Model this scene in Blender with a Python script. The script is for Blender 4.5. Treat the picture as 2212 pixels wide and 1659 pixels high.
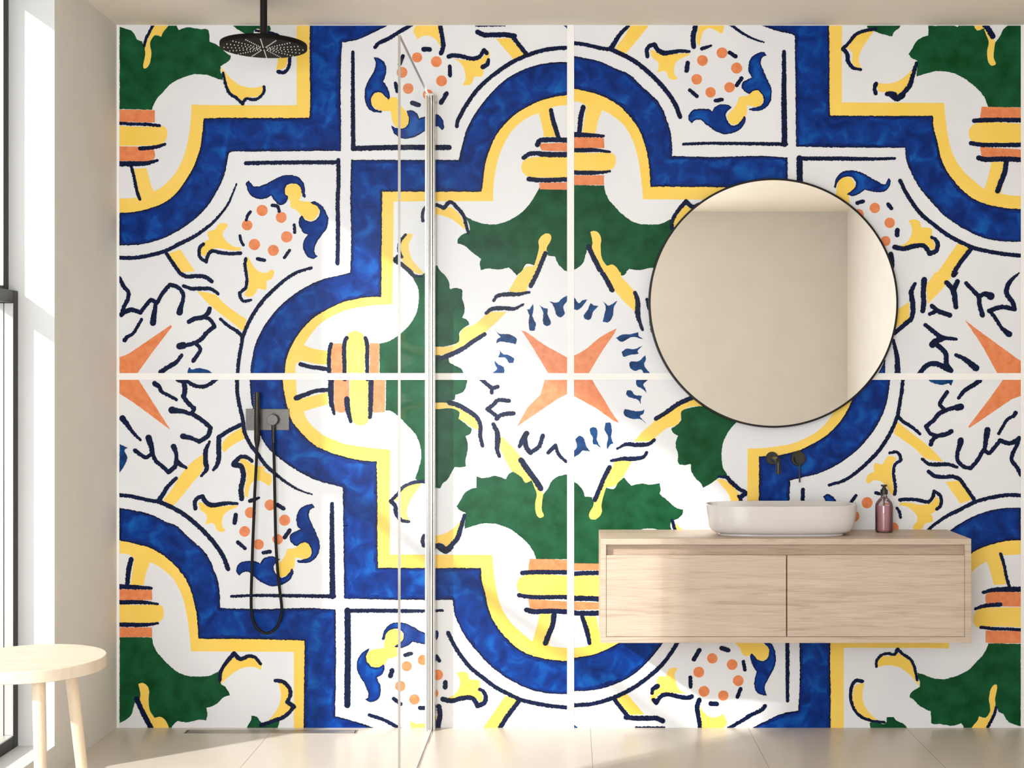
import bpy, bmesh, math, random
from mathutils import Vector, Matrix
from mathutils.geometry import tessellate_polygon

for o in list(bpy.data.objects):
    bpy.data.objects.remove(o, do_unlink=True)
sc = bpy.context.scene
col = sc.collection

# ---------------------------------------------------------------- camera
# wall_back is the plane y = 0, the floor z = 0; the camera looks along +y
S = 568.3                      # pixels per metre on the back wall
VX, VY = 1227.0, 829.5         # point of the picture straight ahead of the lens
F = 3000.0                     # focal length in pixels
D = F / S                      # 5.279 m from the back wall
EYE = 1.3066
cd = bpy.data.cameras.new('camera')
cam = bpy.data.objects.new('camera', cd); col.objects.link(cam)
cam.location = (0, -D, EYE)
cam.rotation_euler = (math.radians(90), 0, 0)
cd.sensor_width = 36.0
cd.lens = 36.0 * F / 2212
cd.shift_x = -(VX - 1106) / 2212
cd.clip_start = 0.05
sc.camera = cam

# ---------------------------------------------------------------- world, sun, daylight, fill, exposure
sc.view_settings.view_transform = 'Standard'
sc.view_settings.look = 'None'
sc.view_settings.gamma = 1.0
sc.view_settings.use_curve_mapping = False
sc.view_settings.exposure = 0.0
SUN_DIR = Vector((1.25, 1.0, -0.875)).normalized()
w = bpy.data.worlds.new('sky'); sc.world = w; w.use_nodes = True
nt = w.node_tree; nt.nodes.clear()
wo = nt.nodes.new('ShaderNodeOutputWorld'); bg = nt.nodes.new('ShaderNodeBackground')
bg.inputs[0].default_value = (0.93, 0.96, 1.0, 1); bg.inputs[1].default_value = 1.05
nt.links.new(bg.outputs[0], wo.inputs[0])
sl = bpy.data.lights.new('sun', 'SUN'); sl.energy = 5.4; sl.angle = math.radians(1.8); sl.color = (1.0, 0.975, 0.94)
so = bpy.data.objects.new('sun', sl); col.objects.link(so)
so.rotation_euler = SUN_DIR.to_track_quat('-Z', 'Y').to_euler()
so.location = (-6, -6, 6)
# added fill lamp behind the camera, brightens the room from a made-up window
al = bpy.data.lights.new('added_front_fill', 'AREA'); al.shape = 'RECTANGLE'; al.size = 1.56; al.size_y = 2.1
al.energy = 134; al.color = (0.89, 0.95, 1.0)
ao = bpy.data.objects.new('added_front_fill', al); col.objects.link(ao)
ao.location = (-0.82, -5.86, 1.35); ao.rotation_euler = (math.radians(90), 0, 0)
# daylight through the tall window on the left
bl = bpy.data.lights.new('daylight_left_window', 'AREA'); bl.shape = 'RECTANGLE'; bl.size = 1.5; bl.size_y = 2.4
bl.energy = 8; bl.color = (0.9, 0.955, 1.0)
bo = bpy.data.objects.new('daylight_left_window', bl); col.objects.link(bo)
bo.location = (-2.3, -1.49, 1.4); bo.rotation_euler = (math.radians(90), 0, math.radians(-90))

# ---------------------------------------------------------------- helpers
def P(px, py, off=0.0):
    """point 'off' metres in front of the back wall seen at picture position px, py"""
    m = F / (D - off)
    return Vector(((px - VX) / m, -off, EYE - (py - VY) / m))

def s2l(c):
    c = c / 255.0
    return c / 12.92 if c <= 0.04045 else ((c + 0.055) / 1.055) ** 2.4
def rgb(r, g, b): return (s2l(r), s2l(g), s2l(b), 1)

def mat(name, base, rough=0.5, metal=0.0, spec=0.5, **kw):
    m = bpy.data.materials.new(name); m.use_nodes = True
    b = m.node_tree.nodes['Principled BSDF']
    b.inputs['Base Color'].default_value = base
    b.inputs['Roughness'].default_value = rough
    b.inputs['Metallic'].default_value = metal
    b.inputs['Specular IOR Level'].default_value = spec
    for k, v in kw.items(): b.inputs[k.replace('_', ' ')].default_value = v
    return m

def nd(m, t, **kw):
    n = m.node_tree.nodes.new(t)
    for k, v in kw.items(): setattr(n, k, v)
    return n

def noisy(name, c1, c2, scale=20, stretch=(1, 1, 1), rough=0.4, detail=4, lo=0.35, hi=0.65, spec=0.5, c3=None, coat=0.0, bump=0.0, rot=(0, 0, 0), metal=0.0, dist=0.0):
    """principled material whose colour wanders between c1 and c2 (and c3) by object-space noise"""
    m = mat(name, c1, rough, metal, spec, Coat_Weight=coat, Coat_Roughness=0.12)
    L = m.node_tree.links; b = m.node_tree.nodes['Principled BSDF']
    tc = nd(m, 'ShaderNodeTexCoord'); mp = nd(m, 'ShaderNodeMapping')
    mp.inputs['Scale'].default_value = stretch; mp.inputs['Rotation'].default_value = rot
    nz = nd(m, 'ShaderNodeTexNoise'); nz.inputs['Scale'].default_value = scale; nz.inputs['Detail'].default_value = detail
    nz.inputs['Distortion'].default_value = dist
    cr = nd(m, 'ShaderNodeValToRGB')
    cr.color_ramp.elements[0].position = lo; cr.color_ramp.elements[0].color = c1
    cr.color_ramp.elements[1].position = hi; cr.color_ramp.elements[1].color = c2
    if c3:
        e = cr.color_ramp.elements.new((lo + hi) / 2); e.color = c3
    L.new(tc.outputs['Object'], mp.inputs[0]); L.new(mp.outputs[0], nz.inputs['Vector'])
    L.new(nz.outputs['Fac'], cr.inputs[0]); L.new(cr.outputs[0], b.inputs['Base Color'])
    if bump:
        bp = nd(m, 'ShaderNodeBump'); bp.inputs['Strength'].default_value = bump; bp.inputs['Distance'].default_value = 0.002
        L.new(nz.outputs['Fac'], bp.inputs['Height']); L.new(bp.outputs[0], b.inputs['Normal'])
    return m

def link(name, bm, mats, parent=None, smooth=False, bevel=0.0, seg=2):
    me = bpy.data.meshes.new(name); bm.to_mesh(me); bm.free()
    o = bpy.data.objects.new(name, me); col.objects.link(o)
    for m in (mats if isinstance(mats, (list, tuple)) else [mats]): me.materials.append(m)
    if smooth:
        for p in me.polygons: p.use_smooth = True
    if not bevel: me.set_sharp_from_angle(angle=math.radians(38))
    if bevel:
        md = o.modifiers.new('bevel', 'BEVEL'); md.width = bevel; md.segments = seg; md.limit_method = 'ANGLE'; md.angle_limit = math.radians(40)
        for p in me.polygons: p.use_smooth = True
        md2 = o.modifiers.new('wn', 'WEIGHTED_NORMAL'); md2.keep_sharp = True
    if parent: o.parent = parent
    return o

def box(bm, x0, x1, y0, y1, z0, z1, mi=0):
    v = [bm.verts.new((x, y, z)) for z in (z0, z1) for y in (y0, y1) for x in (x0, x1)]
    for f in ((0, 2, 3, 1), (4, 5, 7, 6), (0, 1, 5, 4), (2, 6, 7, 3), (0, 4, 6, 2), (1, 3, 7, 5)):
        fc = bm.faces.new([v[i] for i in f]); fc.material_index = mi
    return v

def cyl(bm, a, b, r0, r1=None, n=32, caps=True, mi=0):
    a = Vector(a); b = Vector(b); r1 = r0 if r1 is None else r1
    q = (b - a).to_track_quat('Z', 'Y').to_matrix()
    A = [bm.verts.new(a + q @ Vector((r0 * math.cos(t), r0 * math.sin(t), 0))) for t in [2 * math.pi * i / n for i in range(n)]]
    B = [bm.verts.new(b + q @ Vector((r1 * math.cos(t), r1 * math.sin(t), 0))) for t in [2 * math.pi * i / n for i in range(n)]]
    for i in range(n):
        f = bm.faces.new((A[i], A[(i + 1) % n], B[(i + 1) % n], B[i])); f.smooth = True; f.material_index = mi
    if caps:
        bm.faces.new(A[::-1]).material_index = mi; bm.faces.new(B).material_index = mi

def tube(bm, pts, r, n=16, caps=True):
    """swept tube through pts; r may be a list"""
    pts = [Vector(p) for p in pts]; rings = []
    rs = r if isinstance(r, (list, tuple)) else [r] * len(pts)
    up = Vector((0, 1, 0))
    for i, p in enumerate(pts):
        t = (pts[min(i + 1, len(pts) - 1)] - pts[max(i - 1, 0)]).normalized()
        u = up - up.dot(t) * t
        if u.length < 0.1: u = Vector((0, 0, 1)) - t.z * t
        u.normalize(); v = t.cross(u)
        rings.append([bm.verts.new(p + rs[i] * (math.cos(a) * u + math.sin(a) * v)) for a in [2 * math.pi * k / n for k in range(n)]])
    for A, B in zip(rings, rings[1:]):
        for k in range(n):
            f = bm.faces.new((A[k], A[(k + 1) % n], B[(k + 1) % n], B[k])); f.smooth = True
    if caps:
        bm.faces.new(rings[0][::-1]); bm.faces.new(rings[-1])

def lathe(bm, prof, cx, cy, n=48, close=True):
    """revolve (radius, z) pairs about the vertical through cx, cy"""
    rings = []
    for r, z in prof:
        if r < 1e-6: rings.append([bm.verts.new((cx, cy, z))])
        else: rings.append([bm.verts.new((cx + r * math.cos(a), cy + r * math.sin(a), z)) for a in [2 * math.pi * k / n for k in range(n)]])
    for A, B in zip(rings, rings[1:]):
        for k in range(n):
            k2 = (k + 1) % n
            if len(A) == 1 and len(B) == 1: continue
            if len(A) == 1: vs = (A[0], B[k2], B[k])
            elif len(B) == 1: vs = (A[k], A[k2], B[0])
            else: vs = (A[k], A[k2], B[k2], B[k])
            f = bm.faces.new(vs); f.smooth = True

def catmull(pts, step=0.01, closed=False):
    out = []; n = len(pts)
    for i in range(n if closed else n - 1):
        p1, p2 = pts[i], pts[(i + 1) % n]
        p0 = pts[i - 1] if (closed or i > 0) else 2 * p1 - p2
        p3 = pts[(i + 2) % n] if (closed or i + 2 < n) else 2 * p2 - p1
        k = max(1, int((p2 - p1).length / step))
        for j in range(k):
            t = j / k
            out.append(0.5 * ((2 * p1) + (p2 - p0) * t + (2 * p0 - 5 * p1 + 4 * p2 - p3) * t * t + (3 * p1 - p0 - 3 * p2 + p3) * t ** 3))
    if not closed: out.append(pts[-1].copy())
    return out

def thing(name, label, cat, loc=(0, 0, 0), group=None):
    o = bpy.data.objects.new(name, None); col.objects.link(o); o.location = loc
    o.empty_display_size = 0.1
    o['label'] = label; o['category'] = cat
    if group: o['group'] = group
    return o
def part(name, bm, m, parent, label=None, **kw):
    """mesh written in world coordinates, hung under its thing (or part)"""
    base = Vector((0, 0, 0)); q = parent
    while q: base += q.location; q = q.parent
    bmesh.ops.translate(bm, verts=bm.verts, vec=-base)
    o = link(name, bm, m, parent, **kw)
    if label: o['label'] = label
    return o
def tag(o, label, cat):
    o['label'] = label; o['category'] = cat; return o
def struct(name, bm, m, **kw):
    o = link(name, bm, m, **kw); o['kind'] = 'structure'; return o

# ---------------------------------------------------------------- materials
M_white = noisy('glazed_white', rgb(227, 226, 230), rgb(232, 232, 233), 3, rough=0.28, spec=0.3)
M_grout = noisy('grout', rgb(247, 243, 240), rgb(243, 240, 236), 8, rough=0.6)
M_yellow = noisy('glaze_yellow', rgb(252, 212, 104), rgb(247, 206, 88), 7, rough=0.28, spec=0.25, detail=6)
M_green = noisy('glaze_green', rgb(4, 62, 27), rgb(26, 92, 58), 16, rough=0.28, spec=0.13, detail=9, lo=0.3, hi=0.75)
M_orange = noisy('glaze_orange', rgb(221, 122, 70), rgb(236, 146, 98), 40, rough=0.28, spec=0.25, detail=7, lo=0.3, hi=0.7)
M_blue = noisy('glaze_blue', rgb(3, 34, 104), rgb(14, 92, 176), 15, rough=0.28, spec=0.13, detail=10, lo=0.34, hi=0.72, c3=rgb(6, 55, 138), dist=0.6)
M_blued = noisy('glaze_blue_dark', rgb(6, 30, 92), rgb(10, 48, 128), 26, rough=0.28, spec=0.13, detail=8)
M_navy = noisy('glaze_navy', rgb(7, 16, 44), rgb(14, 34, 82), 60, rough=0.28, spec=0.13, detail=6, lo=0.4, hi=0.8)
M_mid = noisy('glaze_midblue', rgb(11, 42, 92), rgb(18, 74, 132), 30, rough=0.28, spec=0.13, detail=6)
M_plaster = noisy('beige_plaster', rgb(221, 216, 208), rgb(225, 220, 213), 5, rough=0.75, detail=8, bump=0.25)
M_ceil = noisy('beige_ceiling', rgb(236, 226, 212), rgb(234, 224, 210), 2, rough=0.8)
M_reveal = noisy('white_reveal', rgb(216, 214, 211), rgb(212, 210, 207), 4, rough=0.6)
M_frame = noisy('dark_bronze', rgb(10, 9, 8), rgb(14, 12, 11), 6, rough=0.3, spec=0.3)
M_gun = noisy('gunmetal', rgb(56, 53, 50), rgb(64, 61, 58), 40, rough=0.36, metal=0.85)
M_gund = noisy('gunmetal_plate', rgb(96, 93, 90), rgb(104, 100, 96), 60, rough=0.38, metal=0.75)
M_black = noisy('black_rubber', rgb(9, 8, 8), rgb(13, 12, 12), 30, rough=0.4, spec=0.2)
M_blackm = noisy('black_metal', rgb(15, 13, 12), rgb(21, 18, 16), 12, rough=0.38, spec=0.25)
M_disc = noisy('matt_black_disc', rgb(14, 12, 11), rgb(19, 16, 14), 12, rough=0.55, spec=0.08)
M_chrome = noisy('brushed_steel', rgb(214, 207, 199), rgb(222, 216, 208), 30, rough=0.2, metal=0.75, stretch=(1, 1, .05))
M_steel = noisy('drain_steel', rgb(170, 162, 152), rgb(180, 172, 162), 60, rough=0.5, metal=0.7, stretch=(.1, 1, 1))
M_ceramic = noisy('white_ceramic', rgb(214, 208, 206), rgb(212, 206, 204), 3, rough=0.12, coat=0.5)
M_nozzle = mat('nozzle_silicone', rgb(232, 228, 218), 0.5)
M_dark = mat('dark_gap', rgb(22, 18, 15), 0.8)
PATTERN = '''
@240,40
y 1705,-60! 1900,-60! 1900,1000! 900,1000! 960,1300 800,1560 500,1740 250,1800 78,1830! 78,1655! 250,1647! 245,1560 225,1470 212,1380! 325,1375! 345,1450 370,1540 395,1590! 460,1552 530,1490 610,1390 670,1260 705,1130 725,1000 735,900 738,790! 900,795 1300,796 1705,797!
b 1828,-60! 2600,-60! 2570,40 2480,95 2407,130 2327,170 2227,203 2123,218! 2112,400 2108,700 2112,1000 2112,1218! 1900,1216 1600,1220 1300,1222 1110,1224 1080,1245 1068,1310 1050,1400 1020,1490 970,1590 900,1706 830,1786 740,1866 640,1936 520,2001 400,2046 280,2074 180,2083 78,2084! 78,1786! 180,1783 280,1766 400,1731 500,1686 590,1616 650,1540 710,1450 765,1350 805,1240 830,1130 845,1000 852,920! 1000,915 1400,914 1822,914! 1830,790 1826,400
g 78,75! 130,92 180,110 215,145 236,190! 262,202 283,208! 300,240 330,250 355,230 365,195 380,175 400,155! 430,155 460,168! 470,120 505,90 540,40! 600,40! 608,80 625,105! 660,90 720,80 770,88 830,97 880,97 900,110! 903,160 906,215! 940,225 985,250 1020,272 1040,300! 1070,325 1100,340! 1095,370 1070,400 1020,430 1005,440! 1010,500 1025,520 1025,567! 980,555 930,535 880,518 830,513 780,510 725,522 660,542 600,570 550,600 510,640 470,685 430,725 400,775 380,820 378,838! 78,832!
Y 405,40! 550,40! 500,100 475,130 462,168! 430,155 400,155 372,190 360,215 360,260 370,310 365,370 352,420 325,455 300,460 295,430 305,380 315,320 310,270 330,215 350,160 380,100
n26 395,40 350,130 320,190 305,250
g 1105,40! 1140,85 1180,110 1230,140 1240,160! 1310,160! 1315,110 1335,95 1370,105 1400,110 1440,120 1468,105! 1455,40!
y 1340,98! 1450,112 1545,150 1600,220 1630,300 1620,380 1600,450 1515,472! 1530,400 1530,320 1500,240 1440,170 1390,130
n22:26:26:30:34 1330,112 1450,128 1540,160 1600,220 1635,300 1640,400 1625,460 1590,495 1535,490
y 1003,438! 1040,480 1080,530 1130,575 1190,615 1250,632 1310,637 1360,628 1400,615! 1400,650 1385,700 1340,720 1290,720 1240,735 1212,755 1170,725 1100,680 1065,620 1045,560 1020,500
n22:28:30 1030,500 1042,560 1060,630 1090,690 1150,730 1210,785
n28:26:24 1210,785 1240,738 1300,745 1350,735 1385,705 1408,660 1405,625
o 78,838! 300,838! 402,845! 402,955! 78,950!
n28 78,962 200,970 320,972 445,985
y 78,985! 200,992 400,992 470,985 505,1010 516,1060 500,1120 460,1155 400,1165 250,1168 78,1170!
o 78,1175! 380,1180! 402,1225 400,1280 370,1305 78,1308!
n36:36:26 265,1195 340,1190 420,1180 495,1155
n46:46:40:26 78,1335 200,1335 330,1330 425,1305
n28 185,1360 210,1450 230,1550 250,1620 265,1660
n36 1240,1330 1500,1325 1800,1322 2090,1322
n36 2088,1300 2090,1500 2082,1700 2085,1900 2080,2250
n14:34:34 1153,1520 1120,1600 1080,1696 1000,1806 900,1906 760,2006 640,2066 500,2136 400,2166 250,2196 160,2201 78,2198
b 1265,1490! 1285,1515 1310,1540 1345,1545 1400,1530 1480,1490 1560,1450 1640,1440 1710,1455 1760,1500 1780,1560 1778,1650! 1755,1600 1740,1550 1700,1520 1650,1515 1610,1535 1595,1570 1600,1610 1625,1640 1620,1666 1580,1711 1540,1711 1495,1660 1470,1625! 1430,1650 1370,1660 1310,1640 1265,1600 1245,1540 1240,1515
Y 1680,1518 1735,1545 1752,1620 1725,1670! 1760,1678 1840,1690 1895,1725 1912,1770 1890,1816 1850,1855 1805,1850 1760,1825 1710,1765 1650,1735! 1645,1680 1620,1640 1597,1590 1610,1540
@240,420
b 1830,75! 1870,65 1930,100 1975,160 1995,230 1980,310 1930,380 1890,440 1870,490 1870,535 1895,570! 1860,590 1810,575 1780,535 1765,480 1775,420 1810,370! 1770,350 1740,310 1725,260 1735,210 1750,195! 1780,230 1820,250 1870,240 1910,200 1918,150 1895,110 1850,85
c 1388,147,52 1563,212,50 1250,283,49 1613,390,52 1317,460,52 1490,514,51
n30 1482,100 1530,112 1545,155
n26 1280,160 1255,195 1242,235
n26 1183,380 1195,430 1215,465
n28 1683,280 1688,350
n28 1640,515 1592,580
n30 1345,592 1410,605
y 1195,490! 1120,475 1060,430 1030,390 1030,340 1060,310 1070,280 1040,262 1000,268 975,290 960,320 920,332 885,340! 890,385 905,410! 870,430 835,460 820,510 840,560 865,568! 885,530 930,500 1000,495 1100,515 1190,515!
n32 1190,540 1100,545 1000,535 930,520 895,550 875,610
n30 875,620 820,580 808,530 820,480 850,455
y 1255,575! 1280,610 1310,660 1340,695 1390,720 1440,715 1470,690 1495,700 1495,740 1470,780 1425,795! 1430,840 1420,880! 1380,870 1350,865 1330,900 1300,935 1255,943 1220,920! 1260,850 1265,780 1255,700 1245,620
n28 1238,590 1230,650 1240,720 1248,800 1235,860 1180,905
n30:24 1180,905 1190,950 1220,980 1285,970
y 530,540! 635,505! 770,705! 640,718! 580,640!
n34 510,545 560,620 630,720
n36 640,730 700,755 780,750 870,760 925,800
n28:36:36:26 665,840 740,865 830,865 920,870 985,915
y 790,890! 870,900 960,920! 1050,1010 1245,1150! 1220,1265! 1100,1170 960,1060 870,980
n26:36 1005,1145 1080,1210 1160,1260 1210,1310
n32 1210,1310 1195,1400 1175,1520 1163,1640 1160,1700
n34:34:26 1210,1310 1250,1210 1320,1080 1400,970 1480,890 1580,800 1700,720 1840,675
n36 78,770 120,850 160,900 155,960 120,1030 95,1110
n40 95,1100 180,1060 270,1085
n36 270,1085 330,1010 370,970 420,1000
n34:44:56 410,1000 400,1080 385,1180
n36 430,985 480,900 540,830
n36 540,830 610,850 660,910 660,980
n34:44:56 660,980 640,1040 630,1085
n30:28:30 280,1150 240,1220 200,1280 145,1310
n34:40 145,1310 125,1340
n40 715,1170 760,1145 850,1125 890,1090 905,1050
n34 850,1125 910,1150 950,1210
n38 950,1215 880,1270 830,1330 750,1370 640,1395
n60 665,1388 630,1395
n36 780,1370 820,1420 790,1480 755,1530
n30:40:44 650,1475 600,1540 520,1590 455,1635
m 700,1680! 700,1640 720,1590 740,1610 800,1595 860,1605 925,1640 930,1680!
o 78,1495! 160,1465! 550,1200! 560,1215! 380,1450! 230,1660! 78,1660!
@740,420
b 2140,-1216! 1920,-1211 1780,-1186 1640,-1136 1500,-1056 1380,-946 1270,-816 1190,-696 1130,-566 1090,-416 1068,-316! 600,-316 80,-316! 72,0 80,400 72,720! -30,745 -147,770 -267,815 -387,880 -487,950 -577,1030 -647,1110 -707,1190 -757,1280 -797,1370 -822,1460 -837,1550 -850,1690! -540,1690! -517,1520 -487,1430 -447,1350 -397,1270 -327,1190 -247,1120 -147,1060 0,990 100,965 200,945 355,940! 358,500 363,-26! 800,-26 1275,-26! 1290,-116 1300,-216 1320,-316 1360,-436 1420,-556 1500,-656 1600,-746 1700,-806 1830,-866 1950,-896 2140,-925!
y 2140,-1050! 1700,-950 1400,-750 1220,-450 1180,-150! 220,-150! 220,850! -100,900 -400,1080 -600,1300 -690,1690! -432,1690! -427,1560 -397,1537 -387,1525! -227,1560 -140,1565! -137,1440! -277,1415 -357,1385! -327,1340 -287,1280 -227,1210 -167,1160 -87,1115 0,1075 80,1050 200,1030 330,1015 460,1010! 465,500 470,65! 900,62 1385,62! 1385,-56 1400,-186 1430,-326 1480,-456 1550,-576 1630,-656 1720,-716 1800,-746! 1830,-650 1850,-530! 1960,-530! 1930,-650 1905,-790! 1960,-810 2140,-825!
o -105,1368! 5,1368! 5,1700! -105,1700!
y 38,1700! 38,1320 60,1275 115,1255 170,1270 200,1310 205,1700!
n36 38,1318 20,1350 20,1700
n34 210,1318 226,1380 225,1500 228,1700
n34 -105,1375 -120,1430 -125,1560 -120,1700
n36 -387,1560 -300,1585 -207,1595 -120,1610
o 248,1365! 340,1368! 335,1700! 248,1700!
g 1810,-64! 2140,-64! 2140,730! 2062,710 2020,680 1980,640 1955,570! 1890,560 1880,520 1800,600 1760,650! 1690,640 1650,700 1600,745! 1560,700 1530,670! 1440,690 1340,680 1270,695! 1260,640 1270,595! 1190,530 1110,465 1055,450! 1060,410 1100,370 1160,340 1170,300 1130,200! 1200,240 1300,270 1400,275 1500,250 1620,185 1700,110 1750,40 1780,-10
y 760,240! 780,110 850,115 930,140 985,115 1040,150 1085,200 1120,280 1125,325! 1060,270 1000,225 900,190 850,185 790,200
n32:28:32:34 738,240 735,180 770,110 850,95 930,125
n34:34:32:26 930,125 990,70 1060,130 1110,190 1130,260 1155,355
y 590,360! 640,365 640,390 610,450 615,530 640,600 690,660 750,730! 680,725 600,670 540,590 535,560 530,500 530,430 550,390
n24:28:28 580,370 535,420 515,480 530,550 545,575
n40:36 525,565 480,605 540,640
n36:40:20 540,640 620,710 650,745 730,755
g 730,740! 650,760 690,850 700,960 680,1080 620,1190 530,1280 420,1350 340,1370! 340,1700! 1150,1700! 1110,1640 1090,1600 1030,1570 980,1545! 970,1500 930,1500 890,1470 850,1400! 950,1395 1070,1355 1080,1330 1070,1280 1110,1230 1165,1195! 1150,1160 1100,1130! 1120,1080 1120,1020 1100,960 1100,880 1080,865 1040,860 985,870! 975,800 940,740 890,690 870,650! 800,690
Y 850,1400! 950,1400 1020,1385 1070,1350 1075,1290 1110,1230 1200,1200 1290,1130 1330,1090 1510,1075! 1420,1170 1330,1250 1300,1290 1150,1370 980,1465 880,1475 800,1480!
n44:36 895,1510 960,1485 1100,1420 1200,1350 1305,1285
Y 1860,360! 1900,362 1918,390 1910,430 1880,480 1870,530 1830,600 1750,760 1700,850 1690,895! 1600,900 1525,890! 1560,830 1600,760 1650,700 1680,670 1760,655! 1790,560 1805,480 1800,430 1825,385
n40 1865,540 1830,620 1790,720 1730,840
n28:40:24 1390,975 1420,935 1500,918 1600,918 1715,900
n30:40:34:20 1320,1090 1370,1055 1480,1045 1580,1050 1660,1010
m 1690,1055! 1715,1055 1750,1005! 1755,1050 1745,1120 1775,1190 1765,1250! 1725,1250 1710,1180 1715,1110
m 1810,1015! 1850,1045 1880,1050 1885,1110 1910,1160 1905,1200 1860,1205 1840,1160 1845,1090
m 1900,985! 1980,990 2010,960 2062,930! 2100,920! 2062,980 2030,1030 2040,1100 2000,1130 1970,1110 1950,1060 1930,1010
m 1395,1240! 1440,1280 1520,1285 1580,1310 1600,1340 1590,1375! 1520,1360 1440,1355 1410,1370! 1420,1330 1450,1310 1430,1280
m 1440,1420! 1470,1460 1540,1480 1575,1510 1570,1545! 1530,1545 1500,1505 1430,1495! 1445,1460
m 1390,1520! 1430,1560 1480,1590 1485,1660! 1350,1660! 1420,1600 1400,1560
o 1645,1250! 1690,1265! 1850,1380! 2120,1530! 2120,1660! 1900,1660! 1720,1360!
@740,40
n34 300,265 330,230 430,180 510,130 580,90 660,40
n30:36:40 95,310 95,700 98,1190
n46 98,1195 500,1185 980,1185
y 720,20! 880,20! 890,150 905,270! 860,200 800,160 740,160 690,190! 655,130 655,95
n36:40:40 895,30 905,110 920,200 925,260 905,320
n42 745,282 800,285
n34 555,345 525,420
n32 487,595 500,670
n34 985,440 988,525
n40 955,690 905,775
n40 640,775 700,795
c 685,358,47 862,397,50 547,495,50 910,573,50 603,643,49 785,700,48
y 1010,370! 1100,380 1200,385 1260,375 1310,330! 1330,290 1350,310 1350,350 1320,400 1290,420 1295,500 1275,535 1215,535 1190,590 1165,610 1100,612! 1130,560 1120,480 1100,430 1060,390
n40:36 975,350 1010,340 1100,350 1200,370 1260,350 1300,290
n36 1300,290 1325,320
n30:44 1340,380 1330,420 1290,445
y 1410,185! 1540,180! 1670,325! 1575,380!
n44 1240,125 1300,150 1400,150 1490,150 1580,160
n38 1560,165 1620,240 1690,330
n14 1225,68 1490,68
m 2020,60! 2100,40! 2100,120!
n36 1050,990 1060,940 1110,840 1180,730 1260,630 1360,540 1480,450 1600,380 1720,330 1850,290 1960,275 2140,268
b 285,360! 320,360 370,385 395,430 400,490 375,580! 410,630 435,720 425,745! 395,720 370,690 330,675 290,690 265,730 265,780 300,830 365,858! 300,860 250,840 215,780 203,700 215,620 250,550 290,480 305,420
Y 330,680 380,690 410,740 435,725 500,730 530,790 580,850 605,900 605,960 570,1000 540,1010 500,1000 465,960 440,850! 370,850 310,830 270,790 258,750 280,700
b 590,850! 640,845 680,870 705,920! 760,900 860,880 900,900 925,950 930,1010 915,1025! 880,990 840,1000 760,1030 700,1070 620,1100 540,1100 480,1060 445,985! 500,1010 560,1010 600,975 610,920 600,880
n34:44:34 1915,840 1930,920 1960,1020 1990,1110
n44 1790,1160 1810,1125 1880,1115 2140,1120
o 1800,1150! 2140,1140! 2140,1225! 1830,1215!
n40 1665,1280 1720,1245 1820,1240
n46 1820,1245 1900,1250 2140,1250
y 2140,1270! 1750,1275 1680,1295 1645,1350 1655,1410 1700,1450 1800,1460 2140,1460!
n40 1710,1475 1800,1485 1900,1485 2140,1475
o 1805,1510! 2140,1505! 2140,1575! 1815,1570!
@240,800
o 78,60! 240,60! 255,90! 545,548! 400,440! 200,290! 78,215!
n44:30:30 400,120 440,150 470,200 530,230 600,270
n38 610,85 680,110
n44 670,110 680,170 665,240
n40 665,240 700,290 760,350
n34 680,90 770,140 850,150 900,130 970,80
n36:36:40:64 765,345 740,395 670,380 560,365
n40 740,395 850,470 915,530
n40 915,530 890,600 810,655
n36:36:50 810,655 740,625 660,605
n54:34:24 105,440 150,500 200,570 270,640
m 78,680! 155,712! 125,730 150,800 120,880 78,940!
n56:40 345,620 365,680 380,760
n36 220,735 320,800 370,770
n36 380,760 410,830 470,880 525,935
n40 525,935 590,880 600,830
n36:34:50 600,830 600,770 575,700
n34:40:26 600,820 630,860 690,895
n24:44:44:24 905,655 870,740 870,850 880,900 830,970
n38 1215,490 1090,550 990,615
n42:44:44:26 990,615 990,720 990,800 975,870 940,915
y 1210,522! 1235,620! 1100,700 1040,755! 1020,720 1025,670 1080,600
y 850,770! 860,860 830,940! 760,1020 680,1120 580,1240! 530,1225 480,1190! 560,1090 640,960 760,830
n30:44 600,990 520,1070 470,1150 435,1200
n34 78,1145 200,1160 330,1190 450,1210
n40 450,1210 560,1260 680,1330 800,1430 900,1530 980,1630 1030,1710 1075,1825
n34:34:34:14 1158,70 1160,200 1180,320 1210,450 1225,560 1280,680 1340,760 1420,870 1520,960 1640,1050 1740,1105 1845,1140
n44:36:36 1700,255 1780,225 1880,190 1990,180
n50:50:40 2022,60 2020,200 2025,320
n40:24 2025,300 2050,400
o 2050,50! 2185,50! 2185,250 2150,380 2110,390 2060,370 2050,300
y 1175,830! 1210,810 1250,830 1310,870 1340,880 1410,880! 1415,930 1470,960 1478,1010 1455,1060 1420,1040 1370,1015 1330,1010 1290,1040 1270,1090 1255,1175! 1230,1150 1228,1080 1245,1000 1240,920 1220,880
n30:36:44 1295,835 1250,800 1190,795 1150,830 1125,865
n50:44:44 1130,865 1190,880 1215,940 1210,1020 1195,1080 1200,1180
y 800,1215! 840,1215 860,1235! 920,1255 1000,1250 1130,1240 1170,1240! 1150,1260 1080,1290 1035,1330 1020,1380 1025,1440 1050,1470 1010,1485 975,1470 950,1415! 920,1400 900,1410 865,1415! 880,1360 870,1320 820,1280
n36 775,1270 770,1210 800,1170 840,1160
n40:46:36:24 840,1160 870,1210 930,1240 1000,1230 1080,1220 1160,1225
c 1280,1307,50 1460,1237,50 1595,1377,51 1228,1480,49 1530,1553,48 1355,1600,48
n40 1145,1330 1135,1400
n34:20 1275,1200 1360,1170
n36 1530,1235 1585,1270
n36 1640,1470 1620,1500 1595,1535
n34 1165,1580 1230,1635
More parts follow.
